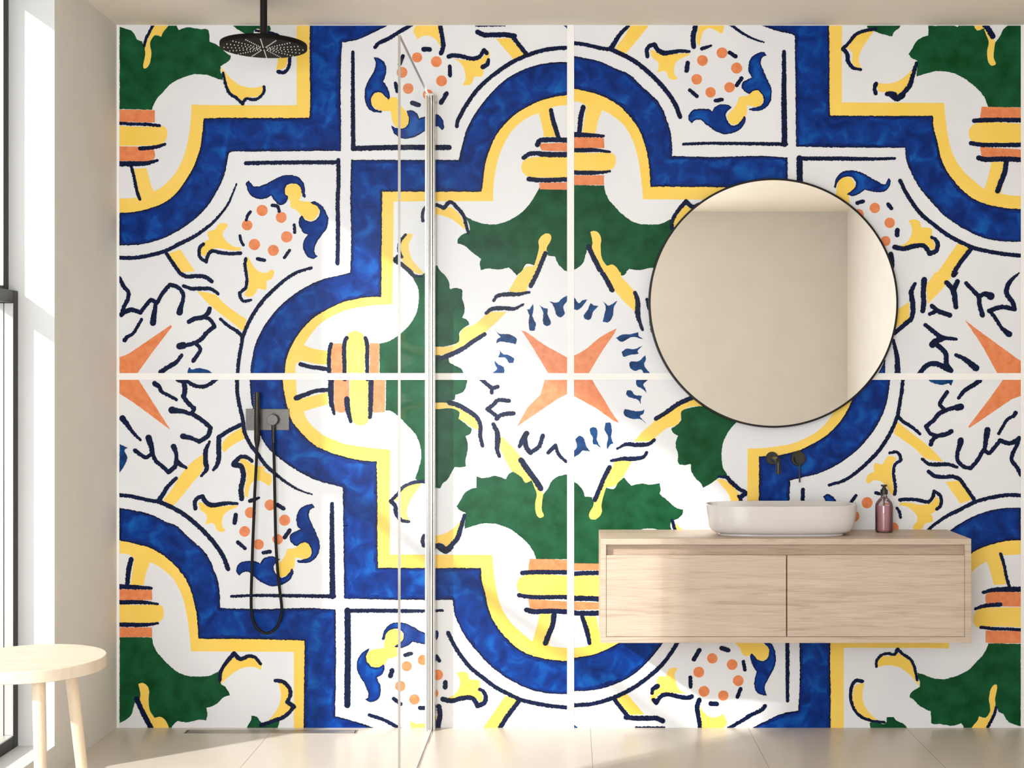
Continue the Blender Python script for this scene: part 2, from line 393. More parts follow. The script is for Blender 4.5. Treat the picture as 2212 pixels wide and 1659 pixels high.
b 1870,1260! 1850,1232 1790,1240 1730,1280 1705,1350 1710,1420 1740,1460! 1700,1480 1650,1510 1645,1560 1680,1600 1715,1615! 1740,1590 1790,1580 1830,1620 1845,1676 1820,1720 1760,1740 1705,1755! 1760,1770 1830,1760 1890,1710 1915,1640 1910,1560 1880,1490 1840,1400 1815,1330 1830,1280
@240,1180
n34 1400,60 1460,50
Y 1620,25! 1700,10 1750,-30 1800,-35 1835,10 1840,60 1810,110 1760,115 1690,100! 1685,180 1660,230 1610,270 1560,280 1535,270 1510,210 1530,170 1570,130 1600,80
b 1550,120! 1500,95 1440,98 1395,120 1370,160! 1330,140 1250,135 1190,150 1155,190 1155,240 1180,268! 1210,240 1260,235 1320,280 1400,340 1480,365 1560,355 1640,310 1675,240 1665,200! 1640,240 1600,280 1560,290 1520,260 1495,210 1500,170
n24:34 1105,460 1300,452 1700,455 2050,460
n34:46:50 2030,-390 2030,0 2035,460
b 78,-351! 200,-331 350,-296 500,-226 600,-186 720,-76 830,24 900,110 950,230 985,340 1000,480 1000,568! 1400,578 1800,568 2062,582! 2065,1000 2058,1562! 2130,1580 2270,1620 2420,1670 2600,1750! 1770,1750! 1775,1200 1780,866! 1300,852 802,850! 798,740 783,600 748,450 690,310 600,190 500,95 380,25 200,-30 78,-55!
y 78,-200! 500,-50 800,250 900,600 900,700! 1900,700! 1900,1750! 1680,1750! 1680,970! 1200,968 735,965! 720,800 690,600 650,450 570,300 460,200 360,145! 320,250 300,360! 180,355! 200,200 215,110! 160,75 78,65!
n44:44:40 185,120 165,200 150,340
n46:40:26 78,370 200,375 370,385
o 78,395! 375,400! 380,495! 78,495!
n38:38:20 78,515 300,515 430,530
y 78,535! 300,540 420,535 470,555 485,615 465,675 420,700 300,705 78,705!
n38:38:22 78,720 250,722 360,718 430,708
o 78,745! 375,745! 378,835! 78,835!
g 78,835! 378,838! 390,900 430,980 520,1080 620,1160 700,1190 800,1197 900,1190 985,1150! 1000,1200 1010,1265! 1050,1290 1075,1330 1092,1370! 1030,1390 980,1440 930,1470 875,1485! 885,1550 875,1600! 820,1595 760,1605 700,1618 610,1605! 565,1650 540,1720! 500,1720! 380,1550 300,1450 240,1400 205,1480! 190,1540 150,1585 78,1625!
Y 250,1265! 290,1255 330,1280 350,1330 345,1400 355,1500 380,1550 400,1575 450,1565 490,1590 530,1659 540,1740! 400,1740! 320,1560 265,1420 270,1360
n44 235,1400 270,1480 310,1560 395,1720
y 1010,1265! 1010,1200 1040,1110 1090,1050 1145,1020! 1180,1050 1240,1025 1310,1025 1360,1060 1385,1100 1378,1135! 1330,1115 1260,1108 1180,1130 1090,1190
n30:34:40 1000,1230 1005,1160 1050,1080 1130,985
n40:34:26 1130,985 1190,1035 1260,1010 1320,1020 1375,1080
y 1530,1240! 1600,1270 1640,1320 1640,1380 1600,1430 1660,1480! 1600,1550 1500,1600 1425,1620! 1490,1550 1540,1470 1560,1380 1550,1300
n34 1510,1235 1570,1240 1630,1290 1650,1350 1620,1430
n40 1620,1430 1680,1475
n34 1680,1475 1600,1560 1500,1600 1380,1645
g 1225,1740! 1260,1640 1285,1600 1290,1555! 1340,1570 1370,1610 1400,1635! 1500,1600 1550,1590! 1540,1640 1500,1740!
@740,1180
b -852,-1560! -847,-1416 -827,-1276 -787,-1136 -742,-996 -677,-896 -577,-806 -447,-716 -327,-646 -207,-596 -67,-561 3,-541! 10,0 15,480! 500,490 1015,492! 1030,620 1080,740 1150,860 1250,980 1350,1090 1480,1190 1600,1260 1740,1320 1900,1350 2140,1357! 2140,1062! 1900,1040 1760,1010 1640,960 1520,860 1420,740 1350,600 1310,440 1280,320 1270,200! 600,200 325,198! 320,0 318,-500 310,-776! 100,-801 0,-828 -127,-866 -267,-936 -387,-1056 -467,-1156 -507,-1276 -537,-1416 -552,-1560!
y -700,-1560! -600,-1150 -350,-850 0,-700 150,-650! 150,350! 1150,350! 1250,700 1600,1100 2140,1200! 2140,938! 1990,930 1895,915! 1960,625! 1810,620! 1790,720 1745,875! 1640,790 1530,680 1450,540 1410,380 1385,200 1375,80! 1000,78 435,75! 435,-300 440,-886! 300,-900 0,-945 -47,-966 -167,-1016 -257,-1086 -327,-1166 -357,-1241! -132,-1306! -142,-1416! -417,-1346! -425,-1450 -427,-1560!
n54 45,590 48,900 43,1460
n36:36:24 45,592 400,592 750,595 920,590
o 1720,115! 2140,125! 2140,225! 1705,220!
n40 1650,245 1750,238 2140,240
y 2140,275! 1850,258 1700,262 1630,290 1600,355 1620,420 1680,445 1850,450 2140,455!
n38 1620,450 1720,465 2140,465
o 1705,485! 2140,510! 2140,590! 1720,575!
n44 1690,585 1760,600 1900,595 2140,605
n46 1945,610 1930,720 1890,820 1865,890
b 370,865! 375,800 400,750 450,710 530,700 620,725 700,770 755,795 830,830 860,775! 880,790 870,850 830,890 755,900 700,890 645,875! 600,910 540,935 480,920! 520,890 560,850 560,800 530,765 480,755 420,780 390,820
Y 480,760! 530,780 555,840 540,890 500,920 505,1000 480,1020 420,1030! 380,1090 330,1110 260,1100 225,1060 218,1010 250,960 300,945 380,935! 385,880 400,810 430,770
b 245,940! 190,970 145,1030 130,1100 150,1180 200,1260 235,1340 235,1390 205,1410! 260,1430 320,1410 350,1350 345,1280 310,1205! 360,1180 385,1120 375,1085! 340,1110 280,1110 240,1080 215,1020
n34 575,1000 630,985
n34 860,1010 890,1050
n42 455,1140 440,1190
n42 945,1250 942,1295
n34 470,1400 535,1450
n36 710,1485 755,1485
c 590,1102,47 738,1045,48 875,1182,48 530,1285,48 660,1408,48 835,1350,46
y 1045,1165! 1100,1150 1150,1170 1165,1225! 1210,1225 1260,1240 1260,1310! 1270,1340 1290,1400 1270,1440! 1230,1400 1180,1375 1100,1375 1000,1400 950,1395! 1020,1370 1060,1320 1080,1270 1070,1200
n44:40 920,1405 1000,1420 1100,1395 1190,1395 1240,1460
n44:40:30 1240,1465 1300,1440 1315,1380 1290,1330 1260,1315
n44 885,1470 895,1550 880,1640 870,1720
y 620,1605! 680,1630 760,1620 820,1600 865,1540! 870,1700! 630,1700!
n30:34 245,1550 340,1580 430,1620 500,1660 580,1710
n36 970,795 1020,900 1090,1010 1170,1110 1280,1200 1400,1290 1530,1360 1640,1410 1760,1440 1900,1465 2140,1490
y 1500,1370! 1610,1420! 1450,1700! 1270,1700!
n40 1620,1420 1560,1500 1500,1580 1430,1700
@740,800
n50:44:30 40,265 45,340 75,470
Y 70,50! 250,50! 255,300 250,420 220,490 180,505 120,495 80,440 65,300
n44:44:34 262,60 258,250 255,400 250,430
o 285,60! 395,60! 388,385! 290,390! 275,380!
o -5,60! 60,60! 60,380! -5,380!
g 400,50! 1145,50! 1140,130 1110,195 1035,228! 1030,270! 970,290 1040,340 1075,380 1065,445! 1130,490 1190,540! 1175,580 1130,605! 1150,680 1145,760 1130,820 1135,880! 1100,890 1030,890! 1000,940 960,1010 920,1040 895,1088! 850,1075 790,1060 665,1000! 700,900 722,790 710,690 670,590 600,510 570,480 510,420 440,375 395,368!
Y 780,300! 970,300 1020,320 1120,360 1190,410 1240,480 1250,550! 1180,520 1130,480 1065,445! 1080,400 1060,370 1000,350 850,358 780,360!
n44:40:30 980,295 1060,320 1150,370 1230,430 1265,500 1265,600 1285,695
n36 1270,80 1340,140 1375,165
n36 1375,165 1425,150
n34 1375,165 1370,205
n36 1530,280 1430,275 1380,320 1330,355
n36 1330,355 1420,425
n38 1415,445 1440,420 1500,400 1570,395
n36:50:30 1385,495 1420,570 1425,650 1420,730 1440,790
y 1455,605! 1500,640 1640,800 1730,960 1745,1010! 1680,1030 1560,930 1500,830 1450,720
Y 1735,1000! 1790,1080 1845,1130! 1835,1200 1830,1280 1848,1340 1810,1355 1780,1320 1770,1220 1785,1140 1760,1070
n50 1640,825 1720,940 1780,1020 1820,1085
n30:50:50 1625,700 1655,640 1690,580
n44 1675,640 1690,710 1725,755
n38 1725,755 1800,705 1840,600
n34 1890,755 1955,690
n34:30:24 1955,690 1985,770 2055,840
o 1865,60! 2120,60! 2120,190! 2062,220! 1980,260! 1600,518! 1700,340! 1820,220!
g 1230,975! 1290,990 1400,970 1450,980 1500,1000! 1530,950 1570,930! 1640,980 1680,1030 1740,1010! 1780,1090 1845,1140! 1890,1080 1920,1020 1980,975 2062,955! 2140,930! 2140,1737! 1780,1735! 1740,1640 1700,1590 1600,1500 1500,1440 1400,1410 1300,1405 1200,1430 1120,1455! 1130,1310! 1070,1280 1048,1248! 1080,1200 1120,1130 1180,1090 1230,1078!
y 750,1005! 700,1020 600,1060 530,1120 480,1190! 530,1240 530,1330 570,1370 615,1385! 590,1300 620,1200 670,1120
n30 745,1018 640,1035 560,1070 510,1130 445,1200
n38:38:34:24 445,1200 485,1250 490,1310 540,1375 610,1390
y 1125,1340! 1110,1420 1060,1530 1000,1600 955,1640! 920,1590 850,1600 770,1590! 760,1520 850,1520 940,1500 1020,1450 1080,1390
n30:44:36 1120,1330 1085,1450 1050,1550 950,1650
n40 950,1650 900,1610 850,1615
n36 750,1520 735,1560 745,1610
n50:40 890,1625 945,1662 1000,1625
'''
PATTERN_RIGHT = '''
@1220,420
g 440,640! 480,700 515,745! 545,740 600,683! 620,640!
Y 300,600! 340,700 460,885 560,1000 655,1085! 650,900! 560,800 520,755 505,690 420,640!
n44 280,600 370,760 435,880
n36:48:24 645,905 670,980 670,1100 690,1180 715,1245
m 60,920! 80,935 130,1000 160,975 210,965! 150,1040 110,1065 60,1040!
m 235,1000! 270,1020 310,1025! 260,1080 240,1140 210,1155 172,1120 210,1060
m 355,985! 400,1020 485,975! 450,1040 440,1120 400,1175 345,1170! 365,1100 375,1040
o 60,1495! 180,1430 330,1310 475,1230! 460,1270 350,1430 205,1670! 60,1670!
m 470,1320! 520,1290 600,1285 675,1265! 680,1300 720,1330! 620,1310 520,1355
m 520,1450! 560,1420 640,1420 715,1390! 670,1440 680,1460 600,1475 540,1490
m 740,1475! 745,1520 730,1560 800,1670! 740,1660 700,1610 640,1620 595,1580 600,1540 680,1530
n30 755,965 775,1050
n20 785,1170 800,1260
@1692,420
y 1478,600! 1660,600! 1550,750 1450,880 1325,1010! 1312,835!
n46 1700,560 1565,740
n30:44:46:44:36 1210,820 1175,900 1190,1010 1190,1090 1170,1160
n40 1175,1145 1110,1200 1020,1275
y 1155,985! 1160,1140! 1030,1230! 1050,1060!
n52:44:44 1295,785 1285,900 1290,1000 1280,1070
n44:50:44 1500,810 1560,880 1585,1035
n44 1600,800 1560,890
n36:40 1680,815 1740,880 1800,940
n34:44:70 1800,940 1850,915 1905,935
n40:44 1800,930 1800,1000 1830,1110
n14:44:44:40 2165,722 2070,820 2050,900 2110,1000 2125,1055
n40 2125,1055 2010,1035 1890,1070
n34:34:30:54 1900,1070 1970,1170 2000,1220 2075,1285
n40:44 1365,1025 1420,1070 1530,1110
n34 1345,1100 1420,1065
n36:42:26 1305,1200 1380,1260 1450,1310 1590,1330
n60:40 1370,1380 1400,1350 1480,1320
n44 1400,1370 1490,1460 1500,1560 1540,1620
n40:50 1240,1660 1320,1570 1400,1555 1520,1610
n30:44:60 1585,1475 1660,1510 1770,1595
o 1668,1155! 1850,1290 2220,1560! 2220,1680! 1985,1680! 1820,1380
n30:56 1010,1340 1045,1500 1050,1680
b 850,1680! 900,1600 935,1520! 937,1680!
'''
# ---------------------------------------------------------------- painted tile wall
def cr_path(pts, corner, closed, step):
    """centripetal catmull-rom through 2-D pixel points, sharp at marked corners"""
    n = len(pts); out = []
    for i in range(n if closed else n - 1):
        p1, p2 = pts[i], pts[(i + 1) % n]
        c1, c2 = corner[i], corner[(i + 1) % n]
        L = (p2 - p1).length
        if L < 1e-6: continue
        k = max(1, int(L / step))
        if c1 and c2:
            out += [p1.lerp(p2, j / k) for j in range(k)]; continue
        p0 = pts[i - 1] if (not c1 and (closed or i > 0)) else 2 * p1 - p2
        p3 = pts[(i + 2) % n] if (not c2 and (closed or i + 2 < n)) else 2 * p2 - p1
        t0 = 0.0; t1 = t0 + max(1e-3, (p1 - p0).length ** .5); t2 = t1 + max(1e-3, L ** .5); t3 = t2 + max(1e-3, (p3 - p2).length ** .5)
        for j in range(k):
            t = t1 + (t2 - t1) * j / k
            A1 = (t1 - t) / (t1 - t0) * p0 + (t - t0) / (t1 - t0) * p1
            A2 = (t2 - t) / (t2 - t1) * p1 + (t - t1) / (t2 - t1) * p2
            A3 = (t3 - t) / (t3 - t2) * p2 + (t - t2) / (t3 - t2) * p3
            B1 = (t2 - t) / (t2 - t0) * A1 + (t - t0) / (t2 - t0) * A2
            B2 = (t3 - t) / (t3 - t1) * A2 + (t - t1) / (t3 - t1) * A3
            out.append((t2 - t) / (t2 - t1) * B1 + (t - t1) / (t2 - t1) * B2)
    if not closed: out.append(pts[-1].copy())
    return out

def read_pattern(txt):
    """list of (kind letter, widths, points, corner flags) in picture pixels"""
    K = 4.2538; ox = oy = 0; res = []
    for ln in txt.strip().splitlines():
        ln = ln.strip()
        if ln[0] == '@': ox, oy = map(float, ln[1:].split(',')); continue
        head, rest = ln.split(' ', 1)
        if head == 'c':
            for t in rest.split():
                x, y, r = map(float, t.split(',')); n = 12
                res.append(('o', None, [Vector((ox + (x + r * math.cos(a)) / K, oy + (y + r * math.sin(a)) / K)) for a in [6.28318 * i / n for i in range(n)]], [False] * n))
            continue
        w = [float(v) * 1.06 / K for v in head[1:].split(':')] if len(head) > 1 else None
        pts = []; cor = []
        for t in rest.split():
            c = t.endswith('!'); x, y = map(float, t.rstrip('!').split(','))
            pts.append(Vector((ox + x / K, oy + y / K))); cor.append(c)
        res.append((head[0], w, pts, cor))
    return res

JAG = {'n': 1.0, 'b': .9, 'm': .7, 'g': .7, 'y': .22, 'Y': .3, 'o': .35}
SLOT = {'y': 1, 'Y': 1, 'g': 2, 'o': 3, 'b': 4, 'n': 6, 'm': 7}
LAYER = {'y': 1, 'g': 2, 'o': 3, 'Y': 4, 'b': 5, 'n': 8, 'm': 7}
E = 0.00012
rnd = random.Random(7)

def fill(bm, tf, pts, layer, slot):
    q = [tf(p) for p in pts]
    vs = [bm.verts.new(((p.x - VX) / S, -layer * E, EYE - (p.y - VY) / S)) for p in q]
    for t in tessellate_polygon([[Vector((p.x, p.y, 0)) for p in q]]):
        if len(set(t)) == 3:
            try: bm.faces.new([vs[i] for i in t]).material_index = slot
            except ValueError: pass

def strip(bm, tf, path, wl, wr, layer, slot, closed=False):
    """ribbon along path, wl / wr pixels to either side"""
    n = len(path); L = []; R = []
    for i, p in enumerate(path):
        a = path[(i - 1) % n] if (closed or i) else p
        b = path[(i + 1) % n] if (closed or i < n - 1) else p
        t = b - a
        if t.length < 1e-6: t = Vector((1, 0))
        t.normalize(); nrm = Vector((-t.y, t.x))
        for lst, d in ((L, wl(i)), (R, -wr(i))):
            v = tf(p + nrm * d); lst.append(bm.verts.new(((v.x - VX) / S, -(layer + (i % 3) * .1) * E, EYE - (v.y - VY) / S)))
    for i in range(n if closed else n - 1):
        j = (i + 1) % n
        try: bm.faces.new((L[i], L[j], R[j], R[i])).material_index = slot
        except ValueError: pass

def jitter(path, amp, closed=True):
    out = []; a = 0.0
    for p in path:
        a = 0.35 * a + rnd.uniform(-amp, amp)
        b = rnd.uniform(-amp, amp) * 0.5
        out.append(p + Vector((a + b, b - a)) * 0.7)
    return out

def draw(bm, shapes, tf):
    for idx, (kind, w, pts, cor) in enumerate(shapes):
        jag = JAG[kind]; LY = LAYER[kind] + (idx % 7) * (.35 if kind == 'n' else .1)      # overlapping strokes never share a plane
        if w:
            path = cr_path(pts, cor, False, 1.7); n = len(path)
            def width(i):
                u = i / max(1, n - 1) * (len(w) - 1); k = min(int(u), len(w) - 2) if len(w) > 1 else 0
                return (w[k] + (w[k + 1] - w[k]) * (u - k)) if len(w) > 1 else w[0]
            jl = [rnd.uniform(-jag, jag) for _ in range(n)]; jr = [rnd.uniform(-jag, jag) * .6 for _ in range(n)]
            strip(bm, tf, path, lambda i: width(i) / 2 + jl[i], lambda i: width(i) / 2 + jr[i], LY, SLOT[kind])
            for e in (0, n - 1):
                r = width(e) / 2
                fill(bm, tf, jitter([path[e] + Vector((math.cos(a), math.sin(a))) * r for a in [6.28318 * i / 12 for i in range(12)]], jag * .4), LY + (.12 if e else .2), SLOT[kind])
        else:
            path = cr_path(pts, cor, True, 2.0 if kind in 'bgm' else 2.6)
            path = jitter(path, jag)
            fill(bm, tf, path, LY, SLOT[kind])
            area = sum(a.x * b.y - b.x * a.y for a, b in zip(path, path[1:] + path[:1])) / 2
            sg = 1 if area > 0 else -1
            if kind == 'b':
                big = abs(area) > 9000
                for wd, ly, slt in (((7.0, .4, 5), (2.6, .8, 6)) if big else ((3.4, .4, 5), (1.5, .8, 6))):
                    ws = []; a = 0
                    for _ in path: a = .8 * a + rnd.uniform(-1, 1) * wd * .2; ws.append(max(.6, wd + a))
                    z = lambda i: 0.3
                    f = lambda i, ws=ws: ws[i]
                    strip(bm, tf, path, f if sg > 0 else z, z if sg > 0 else f, LAYER['b'] + .7 + ly, slt, closed=True)

def clip(bm, x0, x1, y0, y1):
    for co, no in (((X(x0), 0, 0), (-1, 0, 0)), ((X(x1), 0, 0), (1, 0, 0)), ((0, 0, Z(y0)), (0, 0, 1)), ((0, 0, Z(y1)), (0, 0, -1))):
        bmesh.ops.bisect_plane(bm, geom=bm.verts[:] + bm.edges[:] + bm.faces[:], plane_co=co, plane_no=no, clear_outer=True, dist=1e-7)
X = lambda px: (px - VX) / S
Z = lambda py: EYE - (py - VY) / S
CEIL = Z(54.2)
XL, XR, YB = -1.715, 2.212, -5.79

left = read_pattern(PATTERN)
right = read_pattern(PATTERN_RIGHT)
ident = lambda p: p
turn = lambda p: Vector((2463.3 - p.x, 1626.7 - p.y))       # the lower right tile is the upper left one turned round
move = lambda p: Vector((p.x + 976.3, p.y - 976.5))         # the upper right tile repeats the lower left one
shift = lambda p: Vector((p.x + 1962, p.y))
regions = [(left, ident, 258, 1225, 55.5, 806), (left, ident, 258, 1225, 820.5, Z(0)), (left, turn, 1240, 2205, 820.5, Z(0)),
           (left, move, 1240, 2205, 55.5, 588), (right, ident, 1240, 2205, 588, 806),
           (left, shift, 2220, 2484, 55.5, 806), (left, shift, 2220, 2484, 820.5, Z(0))]
wb = bmesh.new()
tmpme = bpy.data.meshes.new('tmp')
for shapes, tf, x0, x1, y0, y1 in regions:
    if y1 < 55: y1 = VY + EYE * S
    sel = []
    for sh in shapes:
        q = [tf(p) for p in sh[2]]
        if max(p.x for p in q) > x0 - 12 and min(p.x for p in q) < x1 + 12 and max(p.y for p in q) > y0 - 12 and min(p.y for p in q) < y1 + 12: sel.append(sh)
    b = bmesh.new(); draw(b, sel, tf); clip(b, x0, x1, y0, y1)
    b.to_mesh(tmpme); b.free(); wb.from_mesh(tmpme)
bpy.data.meshes.remove(tmpme)
for f in wb.faces:
    if f.normal.y > 0: f.normal_flip()
box(wb, XL - .3, XR + .12, 0.0, 0.12, -0.02, CEIL + 0.02, 0)
def rect(px0, px1, py0, py1, slot, layer):
    a, b, c, d = X(px0), X(px1), Z(py1), Z(py0)
    wb.faces.new([wb.verts.new(v) for v in ((a, -layer * E, c), (b, -layer * E, c), (b, -layer * E, d), (a, -layer * E, d))]).material_index = slot
yb = VY + EYE * S
rect(1225, 1240, 54, yb, 8, 12); rect(252.4, 2484, 806, 820.5, 8, 12.5); rect(252.4, 258, 54, yb, 8, 12); rect(2205, 2220, 54, yb, 8, 12)
wall = struct('wall_back', wb, [M_white, M_yellow, M_green, M_orange, M_blue, M_blued, M_navy, M_mid, M_grout])
# ---------------------------------------------------------------- special materials
def wood(name, c1, c2, c3, stretch, rough=0.45, fm=0.55):
    m = mat(name, c1, rough); L = m.node_tree.links; b = m.node_tree.nodes['Principled BSDF']
    tc = nd(m, 'ShaderNodeTexCoord')
    def nz(sc_, st, det, dist):
        mp = nd(m, 'ShaderNodeMapping'); mp.inputs['Scale'].default_value = st; L.new(tc.outputs['Object'], mp.inputs[0])
        n = nd(m, 'ShaderNodeTexNoise'); n.inputs['Scale'].default_value = sc_; n.inputs['Detail'].default_value = det; n.inputs['Distortion'].default_value = dist
        L.new(mp.outputs[0], n.inputs['Vector']); return n
    big = nz(4, stretch, 6, 1.2)
    fine = nz(9, tuple(s * 4.5 if s > 1 else s * 1.4 for s in stretch), 8, .3)
    cr = nd(m, 'ShaderNodeValToRGB'); e = cr.color_ramp.elements
    e[0].position = .3; e[0].color = c3; e[1].position = .68; e[1].color = c1; k = e.new(.45); k.color = c2
    L.new(big.outputs['Fac'], cr.inputs[0])
    cf = nd(m, 'ShaderNodeValToRGB'); cf.color_ramp.elements[0].position = .36; cf.color_ramp.elements[0].color = (.72, .68, .64, 1)
    cf.color_ramp.elements[1].position = .56; cf.color_ramp.elements[1].color = (1, 1, 1, 1)
    L.new(fine.outputs['Fac'], cf.inputs[0])
    mx = nd(m, 'ShaderNodeMix', data_type='RGBA', blend_type='MULTIPLY'); mx.inputs[0].default_value = fm
    L.new(cr.outputs[0], mx.inputs[6]); L.new(cf.outputs[0], mx.inputs[7]); L.new(mx.outputs[2], b.inputs['Base Color'])
    bp = nd(m, 'ShaderNodeBump'); bp.inputs['Strength'].default_value = .12; bp.inputs['Distance'].default_value = .001
    L.new(fine.outputs['Fac'], bp.inputs['Height']); L.new(bp.outputs[0], b.inputs['Normal'])
    return m
M_oak = wood('light_oak', rgb(208, 189, 170), rgb(202, 181, 162), rgb(184, 161, 140), (.8, 7, 13))
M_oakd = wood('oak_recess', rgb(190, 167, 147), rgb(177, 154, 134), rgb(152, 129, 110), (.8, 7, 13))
M_birch = wood('pale_birch', rgb(226, 209, 188), rgb(222, 204, 182), rgb(216, 196, 172), (1.2, 9, 1.5), rough=.5, fm=.12)
M_birchl = wood('pale_birch_leg', rgb(232, 211, 184), rgb(228, 205, 176), rgb(220, 194, 164), (8, 8, .7), rough=.5, fm=.2)

def pane(name, tint, gloss=1.0, rough=0.0):
    m = bpy.data.materials.new(name); m.use_nodes = True; n = m.node_tree.nodes; L = m.node_tree.links; n.clear()
    out = n.new('ShaderNodeOutputMaterial'); tr = n.new('ShaderNodeBsdfTransparent'); gl = n.new('ShaderNodeBsdfGlossy'); mx = n.new('ShaderNodeMixShader'); fr = n.new('ShaderNodeFresnel')
    tr.inputs[0].default_value = tint; gl.inputs['Roughness'].default_value = rough; fr.inputs[0].default_value = 1.5
    if gloss < 1: mx.inputs[0].default_value = gloss          # coated against glare
    else: L.new(fr.outputs[0], mx.inputs[0])
    L.new(tr.outputs[0], mx.inputs[1]); L.new(gl.outputs[0], mx.inputs[2]); L.new(mx.outputs[0], out.inputs[0])
    return m
M_glass = pane('clear_glass', (.985, .99, .988, 1), .02)
M_win = pane('window_glass', (.97, .98, .98, 1), .04)
M_seal = mat('clear_seal', rgb(214, 209, 203), .4)
M_edge = mat('glass_edge', rgb(160, 152, 144), 0.25, 0, .5)
M_mirror = mat('silvered_glass', (.97, .965, .955, 1), 0.0, 1.0)
M_bottle = pane('smoky_bottle_glass', (.93, .92, .92, 1), 1.0, .03)
M_liquid = noisy('pink_soap', rgb(196, 138, 148), rgb(188, 130, 140), 12, rough=.18, spec=.6, coat=.6)

M_floor = mat('stone_floor_tiles', rgb(214, 200, 184), .32)
_L = M_floor.node_tree.links; _b = M_floor.node_tree.nodes['Principled BSDF']
def _m(op, a, b=None, c=None):
    n = nd(M_floor, 'ShaderNodeMath', operation=op)
    for i, v in enumerate((a, b, c)):
        if v is None: continue
        if isinstance(v, (int, float)): n.inputs[i].default_value = v
        else: _L.new(v, n.inputs[i])
    return n.outputs[0]
_tc = nd(M_floor, 'ShaderNodeTexCoord'); _sx = nd(M_floor, 'ShaderNodeSeparateXYZ'); _L.new(_tc.outputs['Object'], _sx.inputs[0])
_jx = _m('LESS_THAN', _m('PINGPONG', _m('SUBTRACT', _sx.outputs[0], .0845), .3), .0011)      # a joint every 0.6 m
_jy = _m('LESS_THAN', _m('PINGPONG', _m('ADD', _sx.outputs[1], .64), .6), .0011)
_j = _m('MAXIMUM', _jx, _jy)
_nz = nd(M_floor, 'ShaderNodeTexNoise'); _nz.inputs['Scale'].default_value = 6; _nz.inputs['Detail'].default_value = 8
_L.new(_tc.outputs['Object'], _nz.inputs['Vector'])
_cr = nd(M_floor, 'ShaderNodeValToRGB'); _cr.color_ramp.elements[0].position = .3; _cr.color_ramp.elements[0].color = rgb(211, 201, 187)
_cr.color_ramp.elements[1].position = .7; _cr.color_ramp.elements[1].color = rgb(215, 205, 191); _L.new(_nz.outputs['Fac'], _cr.inputs[0])
_mx = nd(M_floor, 'ShaderNodeMix', data_type='RGBA'); _L.new(_j, _mx.inputs[0]); _L.new(_cr.outputs[0], _mx.inputs[6]); _mx.inputs[7].default_value = rgb(140, 124, 108)
_L.new(_mx.outputs[2], _b.inputs['Base Color'])

# ---------------------------------------------------------------- room shell
OY0, OY1, OZ0, OZ1, WX = -0.64, -2.18, 0.098, 2.70, -1.95       # opening of the tall left window
b = bmesh.new(); box(b, WX, XR + .12, YB - .2, 0.0, -0.12, 0.0); struct('floor', b, M_floor)
b = bmesh.new(); box(b, XL, XR + .12, YB - .2, 0.0, CEIL, CEIL + .12); struct('ceiling', b, M_ceil)
b = bmesh.new()
box(b, WX, XL, OY0, 0.0, 0, CEIL + .12); box(b, WX, XL, YB - .2, OY1, 0, CEIL + .12); box(b, WX, XL, OY1, OY0, 0, OZ0); box(b, WX, XL, OY1, OY0, OZ1, CEIL + .12)
b.faces.ensure_lookup_table(); b.normal_update()
for f in b.faces:
    c = f.calc_center_median(); y = c.y; z = c.z
    if abs(y - OY0) < 1e-4 or abs(y - OY1) < 1e-4 or abs(z - OZ0) < 1e-4 or abs(z - OZ1) < 1e-4: f.material_index = 1
struct('wall_left', b, [M_plaster, M_reveal])
b = bmesh.new(); box(b, XR, XR + .12, YB - .2, 0.0, 0, CEIL); struct('wall_right', b, M_plaster)
FX0, FX1, FZ0, FZ1 = -1.62, -0.02, 0.3, 2.4
b = bmesh.new()
box(b, XL, FX0, YB - .2, YB, 0, CEIL); box(b, FX1, XR, YB - .2, YB, 0, CEIL); box(b, FX0, FX1, YB - .2, YB, 0, FZ0); box(b, FX0, FX1, YB - .2, YB, FZ1, CEIL)
struct('wall_front', b, M_plaster)
# made-up window behind the camera, unseen, added to house the fill lamp
w2 = bpy.data.objects.new('added_fill_window', None); col.objects.link(w2); w2['kind'] = 'structure'; w2.location = (FX0, YB, FZ0)
b = bmesh.new()
for a in ((FX0, FX0 + .04, FZ0, FZ1), (FX1 - .04, FX1, FZ0, FZ1), (FX0, FX1, FZ0, FZ0 + .04), (FX0, FX1, FZ1 - .04, FZ1), (-.84, -.80, FZ0, FZ1)):
    box(b, a[0], a[1], YB - .19, YB - .13, a[2], a[3])
part('added_fill_window_frame', b, M_frame, w2)
b = bmesh.new(); box(b, FX0 + .04, FX1 - .04, YB - .165, YB - .159, FZ0 + .04, FZ1 - .04); part('pane', b, M_win, w2)

# tall window on the left: lower opening sash and, set further out, the upper light
w1 = bpy.data.objects.new('window_1', None); col.objects.link(w1); w1['kind'] = 'structure'; w1.location = (-1.87, OY0, OZ0)
b = bmesh.new(); xi, xo = -1.8365, -1.912
TR0, TR1 = 1.576, 1.617
box(b, xo, xi, OY0 - .04, OY0, OZ0, TR1); box(b, xo, xi, OY1, OY1 + .05, OZ0, TR1)
box(b, xo, xi, OY1 + .05, OY0 - .04, OZ0, OZ0 + .0415); box(b, xo, xi, OY1 + .05, OY0 - .04, TR0, TR1)
part('lower_frame', b, M_frame, w1, bevel=.002)
b = bmesh.new(); xu = -1.868
box(b, xo, xu, OY0 - .04, OY0, TR1, OZ1); box(b, xo, xu, OY1, OY1 + .05, TR1, OZ1)
box(b, xo, xu, OY1 + .05, OY0 - .04, TR1, TR1 + .015); box(b, xo, xu, OY1 + .05, OY0 - .04, 2.622, OZ1)
part('upper_frame', b, M_frame, w1, bevel=.002)
M_alu = noisy('light_aluminium', rgb(206, 203, 197), rgb(198, 195, 188), 20, rough=.35, metal=.3, stretch=(1, 1, .05))
b = bmesh.new(); y = OY0 - .04
